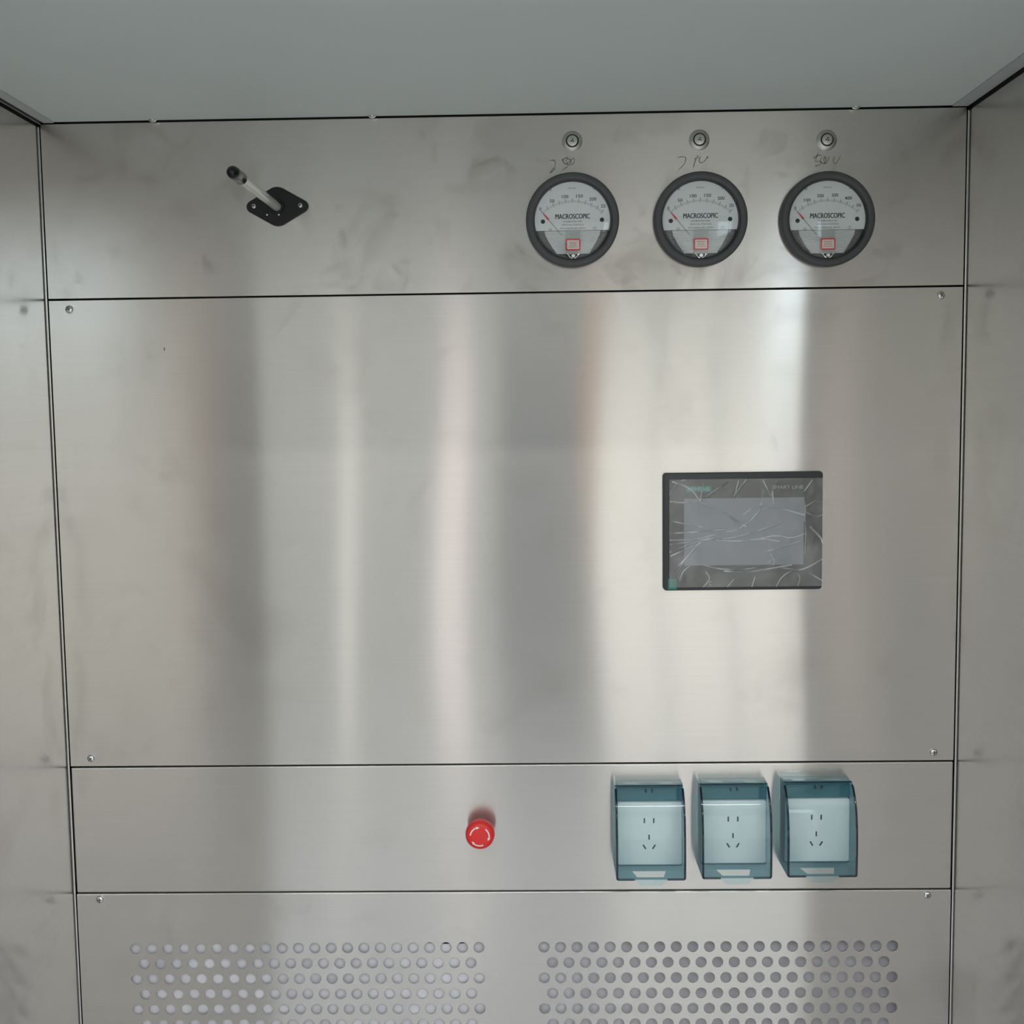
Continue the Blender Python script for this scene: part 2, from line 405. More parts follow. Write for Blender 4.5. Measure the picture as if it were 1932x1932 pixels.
# ------------------------------------------------------------------ access panel (the large blank sheet)
ap = empty('access_panel', (0, 0, (Z1 + Z2) / 2))
tag(ap, 'large brushed stainless access panel with four corner screws, around the touch screen', 'panel')
zc = (Z1 + Z2) / 2
b = nb()
def sheet_frame(b, X, Z, y0, y1):
    # flat sheet with a rectangular cut-out: X, Z are outer, inner, inner, outer limits; outer edges rolled back
    g = [[b.verts.new((x, y0, z)) for z in Z] for x in X]
    for i in range(3):
        for j in range(3):
            if (i, j) != (1, 1): b.faces.new((g[i][j], g[i + 1][j], g[i + 1][j + 1], g[i][j + 1]))
    out = [g[0][0], g[1][0], g[2][0], g[3][0], g[3][1], g[3][2], g[3][3], g[2][3], g[1][3], g[0][3], g[0][2], g[0][1]]
    cxm, czm = (X[0] + X[3]) / 2, (Z[0] + Z[3]) / 2
    prev = out
    for d, y in ((.0004, .0002), (.0006, .0006), (.0007, y1)):
        cur = []
        for v in out:
            x, z = v.co.x, v.co.z
            if x in (out[0].co.x, out[3].co.x): x += d * (1 if x > cxm else -1)
            if z in (out[0].co.z, out[6].co.z): z += d * (1 if z > czm else -1)
            cur.append(b.verts.new((x, y, z)))
        for k in range(12): b.faces.new((prev[k], cur[k], cur[(k + 1) % 12], prev[(k + 1) % 12]))
        prev = cur
    inn = [g[1][1], g[1][2], g[2][2], g[2][1]]
    c2 = [b.verts.new((v.co.x, y1, v.co.z)) for v in inn]
    for k in range(4): b.faces.new((inn[k], c2[k], c2[(k + 1) % 4], inn[(k + 1) % 4]))
    bmesh.ops.recalc_face_normals(b, faces=b.faces[:])
    f = [f for f in b.faces if abs(f.normal.y) > .99]
    if sum(q.normal.y for q in f) > 0: bmesh.ops.reverse_faces(b, faces=b.faces[:])
sheet_frame(b, [-.5965, .3129 - .098, .3129 + .098, .5965], [Z2 + .0017 - zc, 1.4588 - .071 - zc, 1.4588 + .071 - zc, Z1 - .0017 - zc], 0, .0015)
obj('sheet', b, M['steel_panel'], ap)
for x, z, a in ((-.5697, 1.7615, .3), (.5684, 1.7625, 1.0), (-.5684, 1.1575, .7), (.57, 1.1575, .2)):
    make_screw(ap, (x, 0, z - zc), ang=a)

# ------------------------------------------------------------------ return-air panel with round holes
gp = empty('perforated_panel', (0, 0, .65))
tag(gp, 'perforated stainless return-air panel with two fields of round holes at the bottom', 'panel')
ox, oz = 0, .65
b = nb()
PX, PZ, HR = .0226, .02195, .0077
ROW0 = .8880; NR = 16
def cell(bm, cx, cz, w, h, r, y0, y1):
    n = 24; ci = []; co = []; cb_ = []
    for k in range(n):
        a = 2 * PI * (k + .0) / n
        c, s_ = math.cos(a), math.sin(a); q = max(abs(c), abs(s_))
        ci.append(bm.verts.new((cx + r * c, y0, cz + r * s_)))
        co.append(bm.verts.new((cx + c / q * w / 2, y0, cz + s_ / q * h / 2)))
        cb_.append(bm.verts.new((cx + r * c, y1, cz + r * s_)))
    for k in range(n):
        k2 = (k + 1) % n
        bm.faces.new((ci[k], ci[k2], co[k2], co[k]))
        bm.faces.new((ci[k2], ci[k], cb_[k], cb_[k2]))
blocks = ((-.5190, 22), (.0450, 22))
topz = ROW0 + PZ / 2; botz = ROW0 - PZ * (NR - .5)
for k in range(NR):
    z = ROW0 - PZ * k; xl = -.5970
    for X0, n in blocks:
        off = 0 if k % 2 == 0 else PX / 2
        m_ = n if k % 2 == 0 else n - 1
        a = X0 + off - PX / 2
        quad(b, xl, a, z - PZ / 2 - oz, z + PZ / 2 - oz, 0)
        for i in range(m_):
            cell(b, a + PX * (i + .5), z - oz, PX, PZ, HR, 0, .0015)
        xl = a + PX * m_
    quad(b, xl, .5970, z - PZ / 2 - oz, z + PZ / 2 - oz, 0)
zt = Z3 - .0010
quad(b, -.5970, .5970, topz - oz, zt - .0016 - oz, 0)
quad(b, -.5970, .5970, Z4 - oz, botz - oz, 0)
for f in b.faces:
    pass
# rolled upper and side edges
prev = None
for y, dz in [(.0022 - .0022 * math.cos(k * PI / 20), .0022 * math.sin(k * PI / 20)) for k in range(11)] + [(.005, .0022)]:
    cur = (b.verts.new((-.5970, y, zt - .0016 + dz - oz)), b.verts.new((.5970, y, zt - .0016 + dz - oz)))
    if prev: b.faces.new((prev[0], prev[1], cur[1], cur[0]))
    prev = cur
bmesh.ops.remove_doubles(b, verts=b.verts[:], dist=1e-6)
bmesh.ops.recalc_face_normals(b, faces=b.faces[:])
fl = [f for f in b.faces if abs(f.normal.y) > .9]
if fl and sum(f.normal.y for f in fl) > 0: bmesh.ops.reverse_faces(b, faces=b.faces[:])
obj('sheet', b, M['steel_panel'], gp)
make_screw(gp, (-.5649, 0, .9590 - oz), ang=.1); make_screw(gp, (.5651, 0, .9597 - oz), ang=.9)

# filter cloth behind the holes
b = nb(); nx, nz = 150, 90
V = [[None] * (nz + 1) for _ in range(nx + 1)]
for i in range(nx + 1):
    for j in range(nz + 1):
        x = -.545 + 1.09 * i / nx; z = .36 + (.892 - .007 * x + .002 * math.sin(x * 23) - .36) * j / nz
        w = (.0050 + .011 * max(0, min(1, (x + .1) / .35)) + .0030 * noise.noise(Vector((x * 34, z * 52, 1.3))) + .0015 * noise.noise(Vector((x * 90, z * 110, 5)))
             + .004 * noise.noise(Vector((x * 6, z * 12, 9))))
        if j > nz - 2: w += .001 * (j - nz + 2)
        V[i][j] = b.verts.new((x, max(w, .0025), z))
for i in range(nx):
    for j in range(nz): b.faces.new((V[i][j], V[i + 1][j], V[i + 1][j + 1], V[i][j + 1]))
fu = empty('filter_unit', (0, .02, 0)); tag(fu, 'pale lilac filter cloth seen through the holes of the perforated panel', 'filter')
fc = obj('filter_cloth', b, M['cloth'], fu, smooth=True, loc=(0, -.02, 0))
obj('filter_frame', box(nb(), -.56, .56, .022, .034, .86, .955, .001), pbr('grey brown filter frame', (.42, .38, .37, 1), .6), fu, loc=(0, -.02, 0))
# ------------------------------------------------------------------ handwriting on the upper sheet
def scribble(strokes, m, x, z, w=.0011):
    b = nb()
    for st in strokes:
        pts = []
        P = [st[0]] + list(st) + [st[-1]]
        for i in range(1, len(P) - 2):
            for k in range(5):
                t = k / 5
                q = []
                for c in (0, 1):
                    p0, p1, p2, p3 = P[i - 1][c], P[i][c], P[i + 1][c], P[i + 2][c]
                    q.append(.5 * (2 * p1 + (p2 - p0) * t + (2 * p0 - 5 * p1 + 4 * p2 - p3) * t * t + (3 * p1 - p0 - 3 * p2 + p3) * t ** 3))
                pts.append((x + q[0] * .001, z + q[1] * .001))
        pts.append((x + st[-1][0] * .001, z + st[-1][1] * .001))
        ribbon(b, pts, [w * (.6 + .5 * random.random()) for _ in pts], -.00015)
    o = obj('handwriting', b, m, wall_back); return o
# strokes in millimetres about the middle of each note, read off left to right
scribble([[(-15, 7), (-10, 7.5), (-8, 4), (-10, -2), (-15, -8), (-12, -7), (-7, -2)],
          [(1, 9), (3, 4), (6, 2), (8, -1), (4, -3), (1, -6)], [(1, 7), (5, 10), (9, 11)],
          [(8, 2), (6, 7), (9, 9), (12, 6), (10, 1), (8, 3), (13, 8), (16, 9), (16, 4), (12, 1)]], M['pencil'], .0790, 1.9350)
scribble([[(-15, 8), (-9, 9), (-5, 7), (-7, 0), (-14, -7)], [(8, 6), (6, 0), (5, -5)], [(6, 6), (11, 8), (9, 10)],
          [(14, 9), (12, 4), (14, 1), (19, 3), (23, 9), (23, 6)]], M['pencil_faint'], .2440, 1.9350)
scribble([[(-13, 3), (-8, 6), (-3, 7)], [(-6, 11), (-9, 3), (-9, -1), (-3, -1), (-4, -5), (-10, -7)],
          [(-2, 4), (-3, -1), (1, -4), (4, 1), (2, 5), (1, 0), (3, -4), (7, 2), (8, 5)],
          [(14, 4), (13, -1), (16, -4), (20, 1), (22, 6)]], M['pencil_faint'], .4150, 1.9360)
b = nb(); ribbon(b, [(-.4465, 1.7105), (-.4462, 1.7085), (-.4465, 1.7060)], [.0005, .0012, .0008], -.0002)
obj('ink_speck', b, M['ink'], ap, loc=(0, 0, -zc))

# ------------------------------------------------------------------ round ports above the gauges
def make_port():
    t = empty('pressure_port')
    b = nb(); lathe(b, [(.0132, 0), (.0132, -.0004), (.0125, -.0010), (.0094, -.0034), (.0085, -.0038), (.0082, -.0036), (.0082, -.002)], 56)
    obj('flange', b, M['washer'], t, smooth=True)
    b = nb(); lathe(b, [(.0082, -.0020), (.0082, -.0040), (.0077, -.0043), (.0068, -.0040), (.0068, -.002)], 48)
    obj('gasket_ring', b, M['rubber'], t, smooth=True)
    b = nb(); lathe(b, [(.0068, -.003), (.0068, -.0043), (.0064, -.0048), (.0060, -.0049), (0, -.0049)], 40)
    d = obj('plug', b, M['washer'], t, smooth=True)
    for x, z in ((.0004, .0017), (-.0013, -.0004), (.0013, -.0009)):
        b = nb(); lathe(b, [(.0010, -.0048), (.0010, -.00496), (0, -.00496)], 16, x, z)
        obj('hole', b, M['ink'], d)
    return t
port = make_port()
PL = ['round steel port with three pinholes above the left gauge', 'round steel port with three pinholes above the middle gauge',
      'round steel port with three pinholes above the right gauge']
for i, (x, z) in enumerate(((.0930, 1.9657), (.2562, 1.9645), (.4190, 1.9615))):
    o = port if i == 0 else copy_tree(port)
    o.location = (x, 0, z); tag(o, PL[i], 'port', 'steel ports above the gauges')

# ------------------------------------------------------------------ pressure gauges
mm = .001
def make_gauge(nums):
    t = empty('pressure_gauge')
    b = nb(); lathe(b, [(.0590, 0), (.0600, -.001), (.0600, -.0105), (.0592, -.0125), (.0575, -.0135), (.0525, -.0137), (.0512, -.0128), (.0508, -.0100)], 96)
    obj('bezel', b, M['bezel'], t, smooth=True)
    b = nb(); lathe(b, [(.0510, -.0110), (.0500, -.0108), (.0490, -.0088), (.0488, -.0040)], 96)
    obj('inner_rim', b, M['bezel_dark'], t, smooth=True)
    # black cavity floor, dial face above it
    b = nb(); lathe(b, [(.0495, -.0030), (0, -.0030)], 64); obj('housing_floor', b, M['bezel_dark'], t)
    R = 48.6; zc_ = -13.0
    a0 = math.asin(zc_ / R)
    pts = [(R * math.cos(a0 + (PI - 2 * a0) * k / 60) * mm, R * math.sin(a0 + (PI - 2 * a0) * k / 60) * mm) for k in range(61)]
    b = nb(); prism(b, pts, -.0062, -.0052)
    dial = obj('dial', b, M['dial'], t)
    b = nb(); y = -.00635
    P = (0, -35.5); RI = 57.8; H = math.radians(40.2)
    for i in range(51):
        a = H - 2 * H * i / 50
        big = i % 5 == 0
        r0, r1 = (RI, RI + 5.0) if big else (RI + .3, RI + 2.9)
        if i in (0, 50): r0 -= 1
        s, c = -math.sin(a), math.cos(a)
        ribbon(b, [((P[0] + s * r0) * mm, (P[1] + c * r0) * mm), ((P[0] + s * r1) * mm, (P[1] + c * r1) * mm)], (.55 if big else .26) * mm, y)
    pos = [(-41.2, 14.8, 2.6), (-26, 24.8, 6.0), (-9.2, 30.0, 8.6), (9.4, 30.4, 8.6), (26.5, 26.4, 9.0), (39.9, 17.2, 6.0)]
    for s, (x, z, w) in zip(nums, pos):
        if len(s) == 3 and w < 7 and x < 0: w = 8.6
        text_into(b, s, x * mm, z * mm, w * mm, 4.1 * mm, y, .010)
    for dx in (-.2, 0, .2): text_into(b, 'MACROSCOPIC', (.2 + dx) * mm, 4.9 * mm, 44.1 * mm, 6.3 * mm, y - dx * .00005)
    for x, z in ((-38.1, -1.2), (38.1, 0)):
        bm2 = [b.verts.new(((x + 2.8 * math.cos(k * PI / 12)) * mm, y, (z + 2.8 * math.sin(k * PI / 12)) * mm)) for k in range(24)]
        b.faces.new(bm2)
    obj('dial_print', b, M['ink'], dial)
    b = nb()
    text_into(b, 'CALIBRATED FOR', 0, -1.7 * mm, 25 * mm, 2.0 * mm, y)
    text_into(b, 'VERTICAL POSITION', .2 * mm, -5.8 * mm, 28.5 * mm, 2.0 * mm, y)
    text_into(b, 'MAX PRESSURE 15PSIG', .3 * mm, -10.2 * mm, 32.5 * mm, 1.8 * mm, y)
    obj('small_print', b, M['ink_soft'], dial); b = nb()
    text_into(b, 'PASCALS', 0, 40.4 * mm, 10 * mm, 1.7 * mm, y)
    obj('unit_print', b, M['ink_soft'], dial); b = nb()
    for x in (-28.6,):
        for q in ((x - 1.8, x + 1.8, -10.4, -10.0), (x - 1.8, x + 1.8, -12.9, -12.5), (x - 1.8, x - 1.4, -12.9, -10), (x + 1.4, x + 1.8, -12.9, -10)):
            quad(b, q[0] * mm, q[1] * mm, q[2] * mm, q[3] * mm, y)
    obj('square_mark', b, M['ink_soft'], dial); b = nb()
    ring = [((28.8 + 2 * math.cos(k * PI / 10)) * mm, (-10.6 + 1.5 * math.sin(k * PI / 10)) * mm) for k in range(19)]
    ribbon(b, ring, .45 * mm, y)
    obj('ring_mark', b, M['ink_soft'], dial)
    # needle
    def along(r): return (-math.sin(H) * r * mm, (P[1] + math.cos(H) * r) * mm)
    b = nb(); ribbon(b, [along(21), along(48)], .5 * mm, -.0074); obj('needle', b, M['ink_soft'], t)
    b = nb(); ribbon(b, [along(47.5), along(53), along(58.6)], [1.9 * mm, 1.7 * mm, .9 * mm], -.0076)
    obj('needle_tip', b, M['red'], t)
    # lower window: bright reflector, ribbed clear plastic, black to the sides
    b = nb(); prism(b, [(x * mm, z * mm) for x, z in ((-36, -13.4), (36, -13.4), (35, -19), (29, -30), (21.5, -42.5), (-20.5, -42.5), (-29, -30), (-35, -19))], -.0048, -.0040)
    obj('reflector', b, M['silver'], t)
    b = nb()
    k = 0; z = -14.6
    while z > -43.5:
        h = min(math.sqrt(max(48.0 ** 2 - z * z, 0)), 47)
        wdt = max(h - 1.5 - .5 * random.random(), 5)
        tube(b, [(-wdt * mm, -.0066, z * mm), (wdt * mm, -.0066, z * mm)], .42 * mm, 6)
        z -= 1.75
    obj('ribbed_lens', b, M['rib'], t, smooth=True)
    b = nb(); box(b, -8.2 * mm, 9.6 * mm, -.0086, -.0072, -44 * mm, -12.6 * mm, .0003)
    obj('centre_tab', b, M['rib'], t)
    b = nb(); prism(b, rrect(18.8 * mm, 14.6 * mm, 1.5 * mm, 4, .5 * mm, -31.5 * mm), -.0094, -.0087)
    lab = obj('caution_label', b, M['red'], t); lab['label'] = 'red bordered caution sticker'
    b = nb(); prism(b, rrect(15.4 * mm, 11.2 * mm, 1.0 * mm, 4, .5 * mm, -31.5 * mm), -.0096, -.0093)
    obj('label_field', b, M['pink'], lab)
    b = nb()
    for i, (wd_) in enumerate((11.5, 9.5, 10.5, 12.5)):
        zz = -28.3 - 2.1 * i; x = -wd_ / 2 + .5
        while x < wd_ / 2 + .5:
            l = .7 + random.random() * 1.6
            quad(b, x * mm, min(x + l, wd_ / 2 + .5) * mm, (zz - .35) * mm, (zz + .35) * mm, -.00966); x += l + .45
    obj('label_print', b, pbr('red brown print', (.42, .16, .13, 1), .6) if 'lp' not in M else M['lp'], lab)
    # zero adjusting screw and its clips
    b = nb(); lathe(b, [(.0030, -.005), (.0030, -.0095), (.0022, -.0103), (0, -.0103)], 20, .0006, -.0458)
    obj('zero_screw', b, M['screw'], t, smooth=True)
    for sx in (-1, 1):
        b = nb(); tube(b, [(sx * .0016 + .0006, -.0085, -.0490), (sx * .0042 + .0006, -.009, -.0475), (sx * .0064 + .0006, -.0088, -.0440), (sx * .0078 + .0006, -.0085, -.0432)], .0009, 8)
        obj('clip', b, M['screw'], t, smooth=True)
    for x, z in ((-28, 39), (28.5, 39.6)):
        b = nb(); box(b, (x - 1.3) * mm, (x + 1.3) * mm, -.0085, -.0062, (z - 1.8) * mm, (z + 1.8) * mm, .0004)
        obj('dial_clip', b, M['rib'], t)
    # domed lens
    b = nb(); prof = [(.0507, -.0100)]
    for k in range(9): prof.append((.0500 * math.cos(k * PI / 16), -.0100 - .0030 * math.sin(k * PI / 16)))
    prof[-1] = (0, -.0130)
    lathe(b, prof, 72); obj('lens', b, M['lens'], t, smooth=True)
    return t
g1 = make_gauge(['0', '50', '100', '150', '200', '250'])
g2 = copy_tree(g1)
g3 = make_gauge(['0', '100', '200', '300', '400', '500'])
for o, x, z, l in ((g1, .0922, 1.8650, 'left round dial gauge reading 0 to 250, dark scribble above it'),
                   (g2, .2569, 1.8632, 'middle round dial gauge reading 0 to 250, faint scribble above it'),
                   (g3, .4196, 1.8607, 'right round dial gauge with scale up to 500')):
    o.location = (x, 0, z); tag(o, l, 'gauge', 'round pressure gauges in the upper band')

# ------------------------------------------------------------------ air sensor probe
t = empty('air_sensor_probe', (-.2905, 0, 1.8895))
tag(t, 'black diamond flange holding a milky rod with black tip, upper left', 'sensor')
# rhombus with rounded corners: hull of two small and one large arc pair
def tangent_shape():
    pts = []
    circ = [(.0325, 0, .0078), (0, .0085, .0165), (-.0325, 0, .0078), (0, -.0085, .0165)]
    for i, (cx, cz, r) in enumerate(circ):
        nx_, nz_, nr = circ[(i + 1) % 4]; px_, pz_, pr = circ[i - 1]
        def tang(ax, az, ar, bx, bz, br):
            d = math.hypot(bx - ax, bz - az); th = math.atan2(bz - az, bx - ax)
            return th - math.acos(max(-1, min(1, (ar - br) / d)))
        s_ = tang(px_, pz_, pr, cx, cz, r); e_ = tang(cx, cz, r, nx_, nz_, nr)
        while e_ < s_: e_ += 2 * PI
        for k in range(9):
            a = s_ + (e_ - s_) * k / 8; pts.append((cx + r * math.cos(a), cz + r * math.sin(a)))
    return pts
b = nb(); prism(b, tangent_shape(), -.0030, 0, .0007); obj('flange', b, M['black'], t)
b = nb(); lathe(b, [(.0100, -.003), (.0100, -.0050), (.0090, -.006), (.0070, -.006), (.0062, -.003)], 40, -.0005, 0); obj('collar', b, M['black'], t, smooth=True)
for x in (-.0303, .0303):
    make_screw(t, (x, -.0025, .0005), r=.0036, ang=.5)
for x in (-.0135, .0018):
    b = nb(); lathe(b, [(.0011, -.003), (.0011, -.0038), (0, -.0042)], 14, x, -.0105); obj('set_screw', b, M['screw'], t, smooth=True)
# the rod points straight out of the wall, drooping a hair
tip = Vector((-.0046, -.215, .0020)); base = Vector((-.0008, -.002, 0))
at = lambda f: base.lerp(tip, f)
b = nb(); tube(b, [at(0), at(.25), at(.5), at(.80)], .0062, 28); obj('rod', b, M['tube'], t, smooth=True)
b = nb(); tube(b, [at(.02), at(.79)], .0030, 16); obj('rod_core', b, pbr('milky core', (.55, .57, .50, 1), .5), t, smooth=True)
b = nb(); fs = [.80, .805, .95, .965, .98, .99, 1.0]; tube(b, [at(f) for f in fs], [.0068, .0075, .0075, .0070, .0056, .0036, .0008], 28); obj('tip_cap', b, M['black_gloss'], t, smooth=True)

# ------------------------------------------------------------------ emergency stop button
t = empty('emergency_stop_button', (-.0390, 0, 1.0575))
tag(t, 'red mushroom emergency stop button with three white curved arrows', 'button')
b = nb(); lathe(b, [(.0135, 0), (.0135, -.0015), (.0125, -.0022), (.0115, -.0024)], 48); obj('collar', b, pbr('dark red collar', (.30, .02, .025, 1), .4), t, smooth=True)
b = nb(); lathe(b, [(.0118, -.0040), (.0112, -.0180)], 40); obj('stem', b, pbr('dark red stem', (.35, .02, .025, 1), .4), t, smooth=True)
b = nb(); lathe(b, [(.0110, -.0170), (.0180, -.0180), (.0193, -.0200), (.0196, -.0240), (.0192, -.0285), (.0178, -.0318), (.0155, -.0335), (.0110, -.0345), (.0060, -.0349), (0, -.0350)], 64)
hd = obj('head', b, M['btn'], t, smooth=True)
b = nb()
def hy(r): return -.0351 + .0012 * (r / .0155) ** 2 - .0002
for k in range(3):
    a0 = math.radians(172 - 120 * k); a1 = a0 - math.radians(62); r = .0126; n = 12
    vi = []
    for i in range(n + 1):
        a = a0 + (a1 - a0) * i / n
        vi.append((b.verts.new(((r - .0009) * math.cos(a), hy(r - .0009), (r - .0009) * math.sin(a))), b.verts.new(((r + .0009) * math.cos(a), hy(r + .0009), (r + .0009) * math.sin(a)))))
    for p, q in zip(vi, vi[1:]): b.faces.new((p[0], p[1], q[1], q[0]))
    a2 = a1 - math.radians(20)
    b.faces.new([b.verts.new((rr * math.cos(a), hy(rr), rr * math.sin(a))) for rr, a in ((r - .0021, a1), (r + .0019, a1), (r - .0002, a2))])
obj('arrow_marks', b, M['btn_mark'], hd)

# ------------------------------------------------------------------ touch screen with creased film
t = empty('touch_screen', (.3129, 0, 1.4588))
tag(t, 'dark touch screen still wrapped in creased clear film, set in the large panel', 'screen')
b = nb(); prism(b, rrect(.2090, .1560, .0045), -.0068, 0, .0014, 3); hs_ = obj('housing', b, M['hmi'], t, smooth=True)
b = nb(); prism(b, rrect(.2000, .1420, .0012, 3, .0035, -.0020), -.0072, -.0066); fr_ = obj('front_foil', b, M['hmi_front'], t)
b = nb(); prism(b, rrect(.1568, .0888, .0004, 2, .0012, -.0002), -.0075, -.0071); obj('display', b, M['lcd'], t)
b = nb(); box(b, -.0756, -.0415, -.0076, -.0071, .0527, .0605); lg = obj('logo_field', b, M['teal_mark'], fr_)
b = nb(); text_into(b, 'SIEMENS', -.0586, .0566, .0290, .0048, -.00775, .012)
obj('logo_lettering', b, M['teal_letter'], fr_)
b = nb(); text_into(b, 'SMART LINE', .0585, .0578, .0405, .0044, -.0074); obj('series_lettering', b, M['grey_mark'], fr_)
b = nb(); box(b, -.0985, -.0870, -.0076, -.0071, -.0765, -.0620); obj('corner_tab', b, M['teal_mark'], fr_)
b = nb(); ring = [(-.0420 + .0021 * math.cos(a), -.0687 + .0024 * math.sin(a)) for a in [math.radians(q) for q in range(50, 320, 20)]]
ribbon(b, ring, .0006, -.0074); obj('mark', b, M['grey_mark'], fr_)
b = nb(); ribbon(b, [(-.0485, -.0735), (-.0468, -.0700), (-.0450, -.0735)], .0006, -.0074); obj('mark', b, pbr('dull red mark', (.4, .08, .06, 1), .5), fr_)
# creased film: coordinates in 0..1 across the screen, (x right, z up)
creases = [  # points, height mm, width mm
    ([(.00, .505), (.20, .515), (.44, .545)], 1.5, 2.0), ([(.00, .44), (.18, .445), (.30, .49), (.44, .53)], 1.2, 1.6),
    ([(.00, .40), (.14, .425), (.26, .44), (.44, .46), (.60, .53), (.745, .60)], 1.7, 2.2),
    ([(.00, .33), (.08, .37), (.20, .44), (.30, .46)], 1.2, 1.8), ([(.00, .29), (.12, .36), (.25, .44)], 1.0, 1.5),
    ([(.00, .62), (.12, .585), (.22, .56)], 1.3, 2.2), ([(.20, .79), (.34, .70), (.45, .60), (.50, .56)], 1.8, 2.6),
    ([(.45, .54), (.52, .60), (.59, .71), (.60, .77)], 1.8, 2.4), ([(.48, .67), (.54, .73), (.60, .77)], 1.1, 1.8),
    ([(.60, .71), (.66, .735), (.74, .72), (.88, .66)], 1.6, 2.2), ([(.60, .75), (.61, .88)], 1.1, 1.6), ([(.68, .75), (.67, .88)], 1.2, 2.0),
    ([(.20, .80), (.14, .92), (.02, .98)], .9, 1.6), ([(.20, .80), (.28, .88), (.38, .97)], 1.6, 1.8), ([(.20, .80), (.22, .96)], 1.2, 1.6),
    ([(.42, .82), (.45, .98)], 1.3, 2.0), ([(.42, .84), (.50, .99)], 1.0, 1.6), ([(.66, .84), (.61, .98)], 1.1, 1.7), ([(.66, .84), (.70, .98)], 1.1, 1.7),
    ([(.00, .86), (.05, .97), (.10, 1.0)], 1.2, 1.8), ([(.00, .80), (.10, .78), (.18, .80)], 1.0, 2.0), ([(.02, .15), (.09, .24), (.20, .42)], 1.2, 2.2),
    ([(.05, .14), (.10, .26), (.16, .36)], 1.0, 1.6), ([(.06, .10), (.07, .04), (.08, .14), (.13, .20)], .9, 1.5),
    ([(.20, .22), (.32, .165), (.50, .16), (.64, .20), (.68, .30)], 1.7, 2.2), ([(.36, .15), (.50, .13), (.62, .16), (.80, .20)], 1.1, 1.8),
    ([(.64, .33), (.69, .25), (.68, .20)], .9, 1.5), ([(.64, .33), (.74, .37), (.86, .42)], .8, 1.5), ([(.68, .17), (.78, .17), (.86, .14), (1.0, .25)], 1.2, 1.8),
    ([(.88, .60), (.885, .72), (.875, .82)], 1.1, 1.5), ([(.885, .30), (.89, .48), (.885, .60)], 1.2, 1.5), ([(.89, .74), (.95, .79), (1.0, .78)], .9, 1.7),
    ([(.90, .68), (.96, .64), (1.0, .66)], .9, 1.5), ([(.92, .55), (.99, .45), (1.0, .40)], 1.0, 2.4), ([(.30, .44), (.44, .42), (.60, .45), (.72, .42)], .9, 1.7),
    ([(.22, .00), (.27, .08), (.24, .14)], .9, 1.5), ([(.38, .00), (.42, .07)], 1.0, 1.5), ([(.54, .0), (.56, .09)], 1.0, 1.4), ([(.70, .0), (.74, .10), (.80, .14)], 1.2, 1.6),
    ([(.84, .0), (.86, .08), (.83, .14)], 1.2, 1.5), ([(.60, .45), (.70, .48), (.80, .44), (.90, .50)], .7, 1.4), ([(.88, .88), (.93, .98)], .9, 1.5), ([(.92, .12), (1.0, .05)], 1.0, 1.5),
]
FW, FH = .2010, .1430
def seg_d(px_, pz_, a, c):
    ax, az = a[0] * FW, a[1] * FH; bx, bz = c[0] * FW, c[1] * FH
    dx, dz = bx - ax, bz - az; l2 = dx * dx + dz * dz
    u = max(0, min(1, ((px_ - ax) * dx + (pz_ - az) * dz) / l2)); return math.hypot(px_ - ax - u * dx, pz_ - az - u * dz)
b = nb(); nx, nz = 270, 192
Hh = [[0] * (nz + 1) for _ in range(nx + 1)]
Cr = {}
for i in range(nx + 1):
    for j in range(nz + 1):
        x, z = FW * i / nx, FH * j / nz
        Hh[i][j] = .0009 + .0007 * noise.noise(Vector((x * 34, z * 34, 2))) + .00010 * noise.noise(Vector((x * 130, z * 130, 7)))
def chaikin(p):
    for _ in range(3):
        q = [p[0]]
        for a, c in zip(p, p[1:]): q += [(a[0] * .75 + c[0] * .25, a[1] * .75 + c[1] * .25), (a[0] * .25 + c[0] * .75, a[1] * .25 + c[1] * .75)]
        p = q + [p[-1]]
    return p
for pts, hh, ww in creases:
    pts = chaikin(pts)
    for a, c in zip(pts, pts[1:]):
        x0, x1 = sorted((a[0] * FW, c[0] * FW)); z0, z1 = sorted((a[1] * FH, c[1] * FH)); pad = .006
        for i in range(max(0, int((x0 - pad) / FW * nx)), min(nx, int((x1 + pad) / FW * nx) + 1) + 1):
            for j in range(max(0, int((z0 - pad) / FH * nz)), min(nz, int((z1 + pad) / FH * nz) + 1) + 1):
                d = seg_d(FW * i / nx, FH * j / nz, a, c) * 1000
                v = .0004 + hh * .0011 * max(0, 1 - d / ww * 1.25) ** 1.2
                if v > Hh[i][j] and d < ww: Hh[i][j] = v
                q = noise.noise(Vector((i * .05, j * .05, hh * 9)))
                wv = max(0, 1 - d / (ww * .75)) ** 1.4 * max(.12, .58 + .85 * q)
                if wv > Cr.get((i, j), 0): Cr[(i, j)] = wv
V = []
for i in range(nx + 1):
    V.append([])
    for j in range(nz + 1):
        x, z = FW * i / nx, FH * j / nz
        ex = .0006 * noise.noise(Vector((z * 90, 3, 1))) if i in (0, nx) else 0
        V[i].append(b.verts.new((.0038 + x - FW / 2 + ex, -.0077 - max(Hh[i][j], .0001), -.0020 + z - FH / 2)))
for i in range(nx):
    for j in range(nz):
        b.faces.new((V[i][j], V[i + 1][j], V[i + 1][j + 1], V[i][j + 1]))
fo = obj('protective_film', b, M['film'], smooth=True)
wa = fo.data.attributes.new('whitening_glare', 'FLOAT', 'POINT')  # crease whitening mixed with painted highlights and reflection patches
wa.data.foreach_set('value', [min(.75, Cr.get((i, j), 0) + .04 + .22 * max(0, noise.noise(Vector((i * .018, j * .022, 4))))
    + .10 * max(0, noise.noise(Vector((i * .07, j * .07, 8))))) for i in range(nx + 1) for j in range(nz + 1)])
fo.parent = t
for p in fo.data.polygons: p.use_smooth = True
fo['label'] = 'creased clear plastic film'

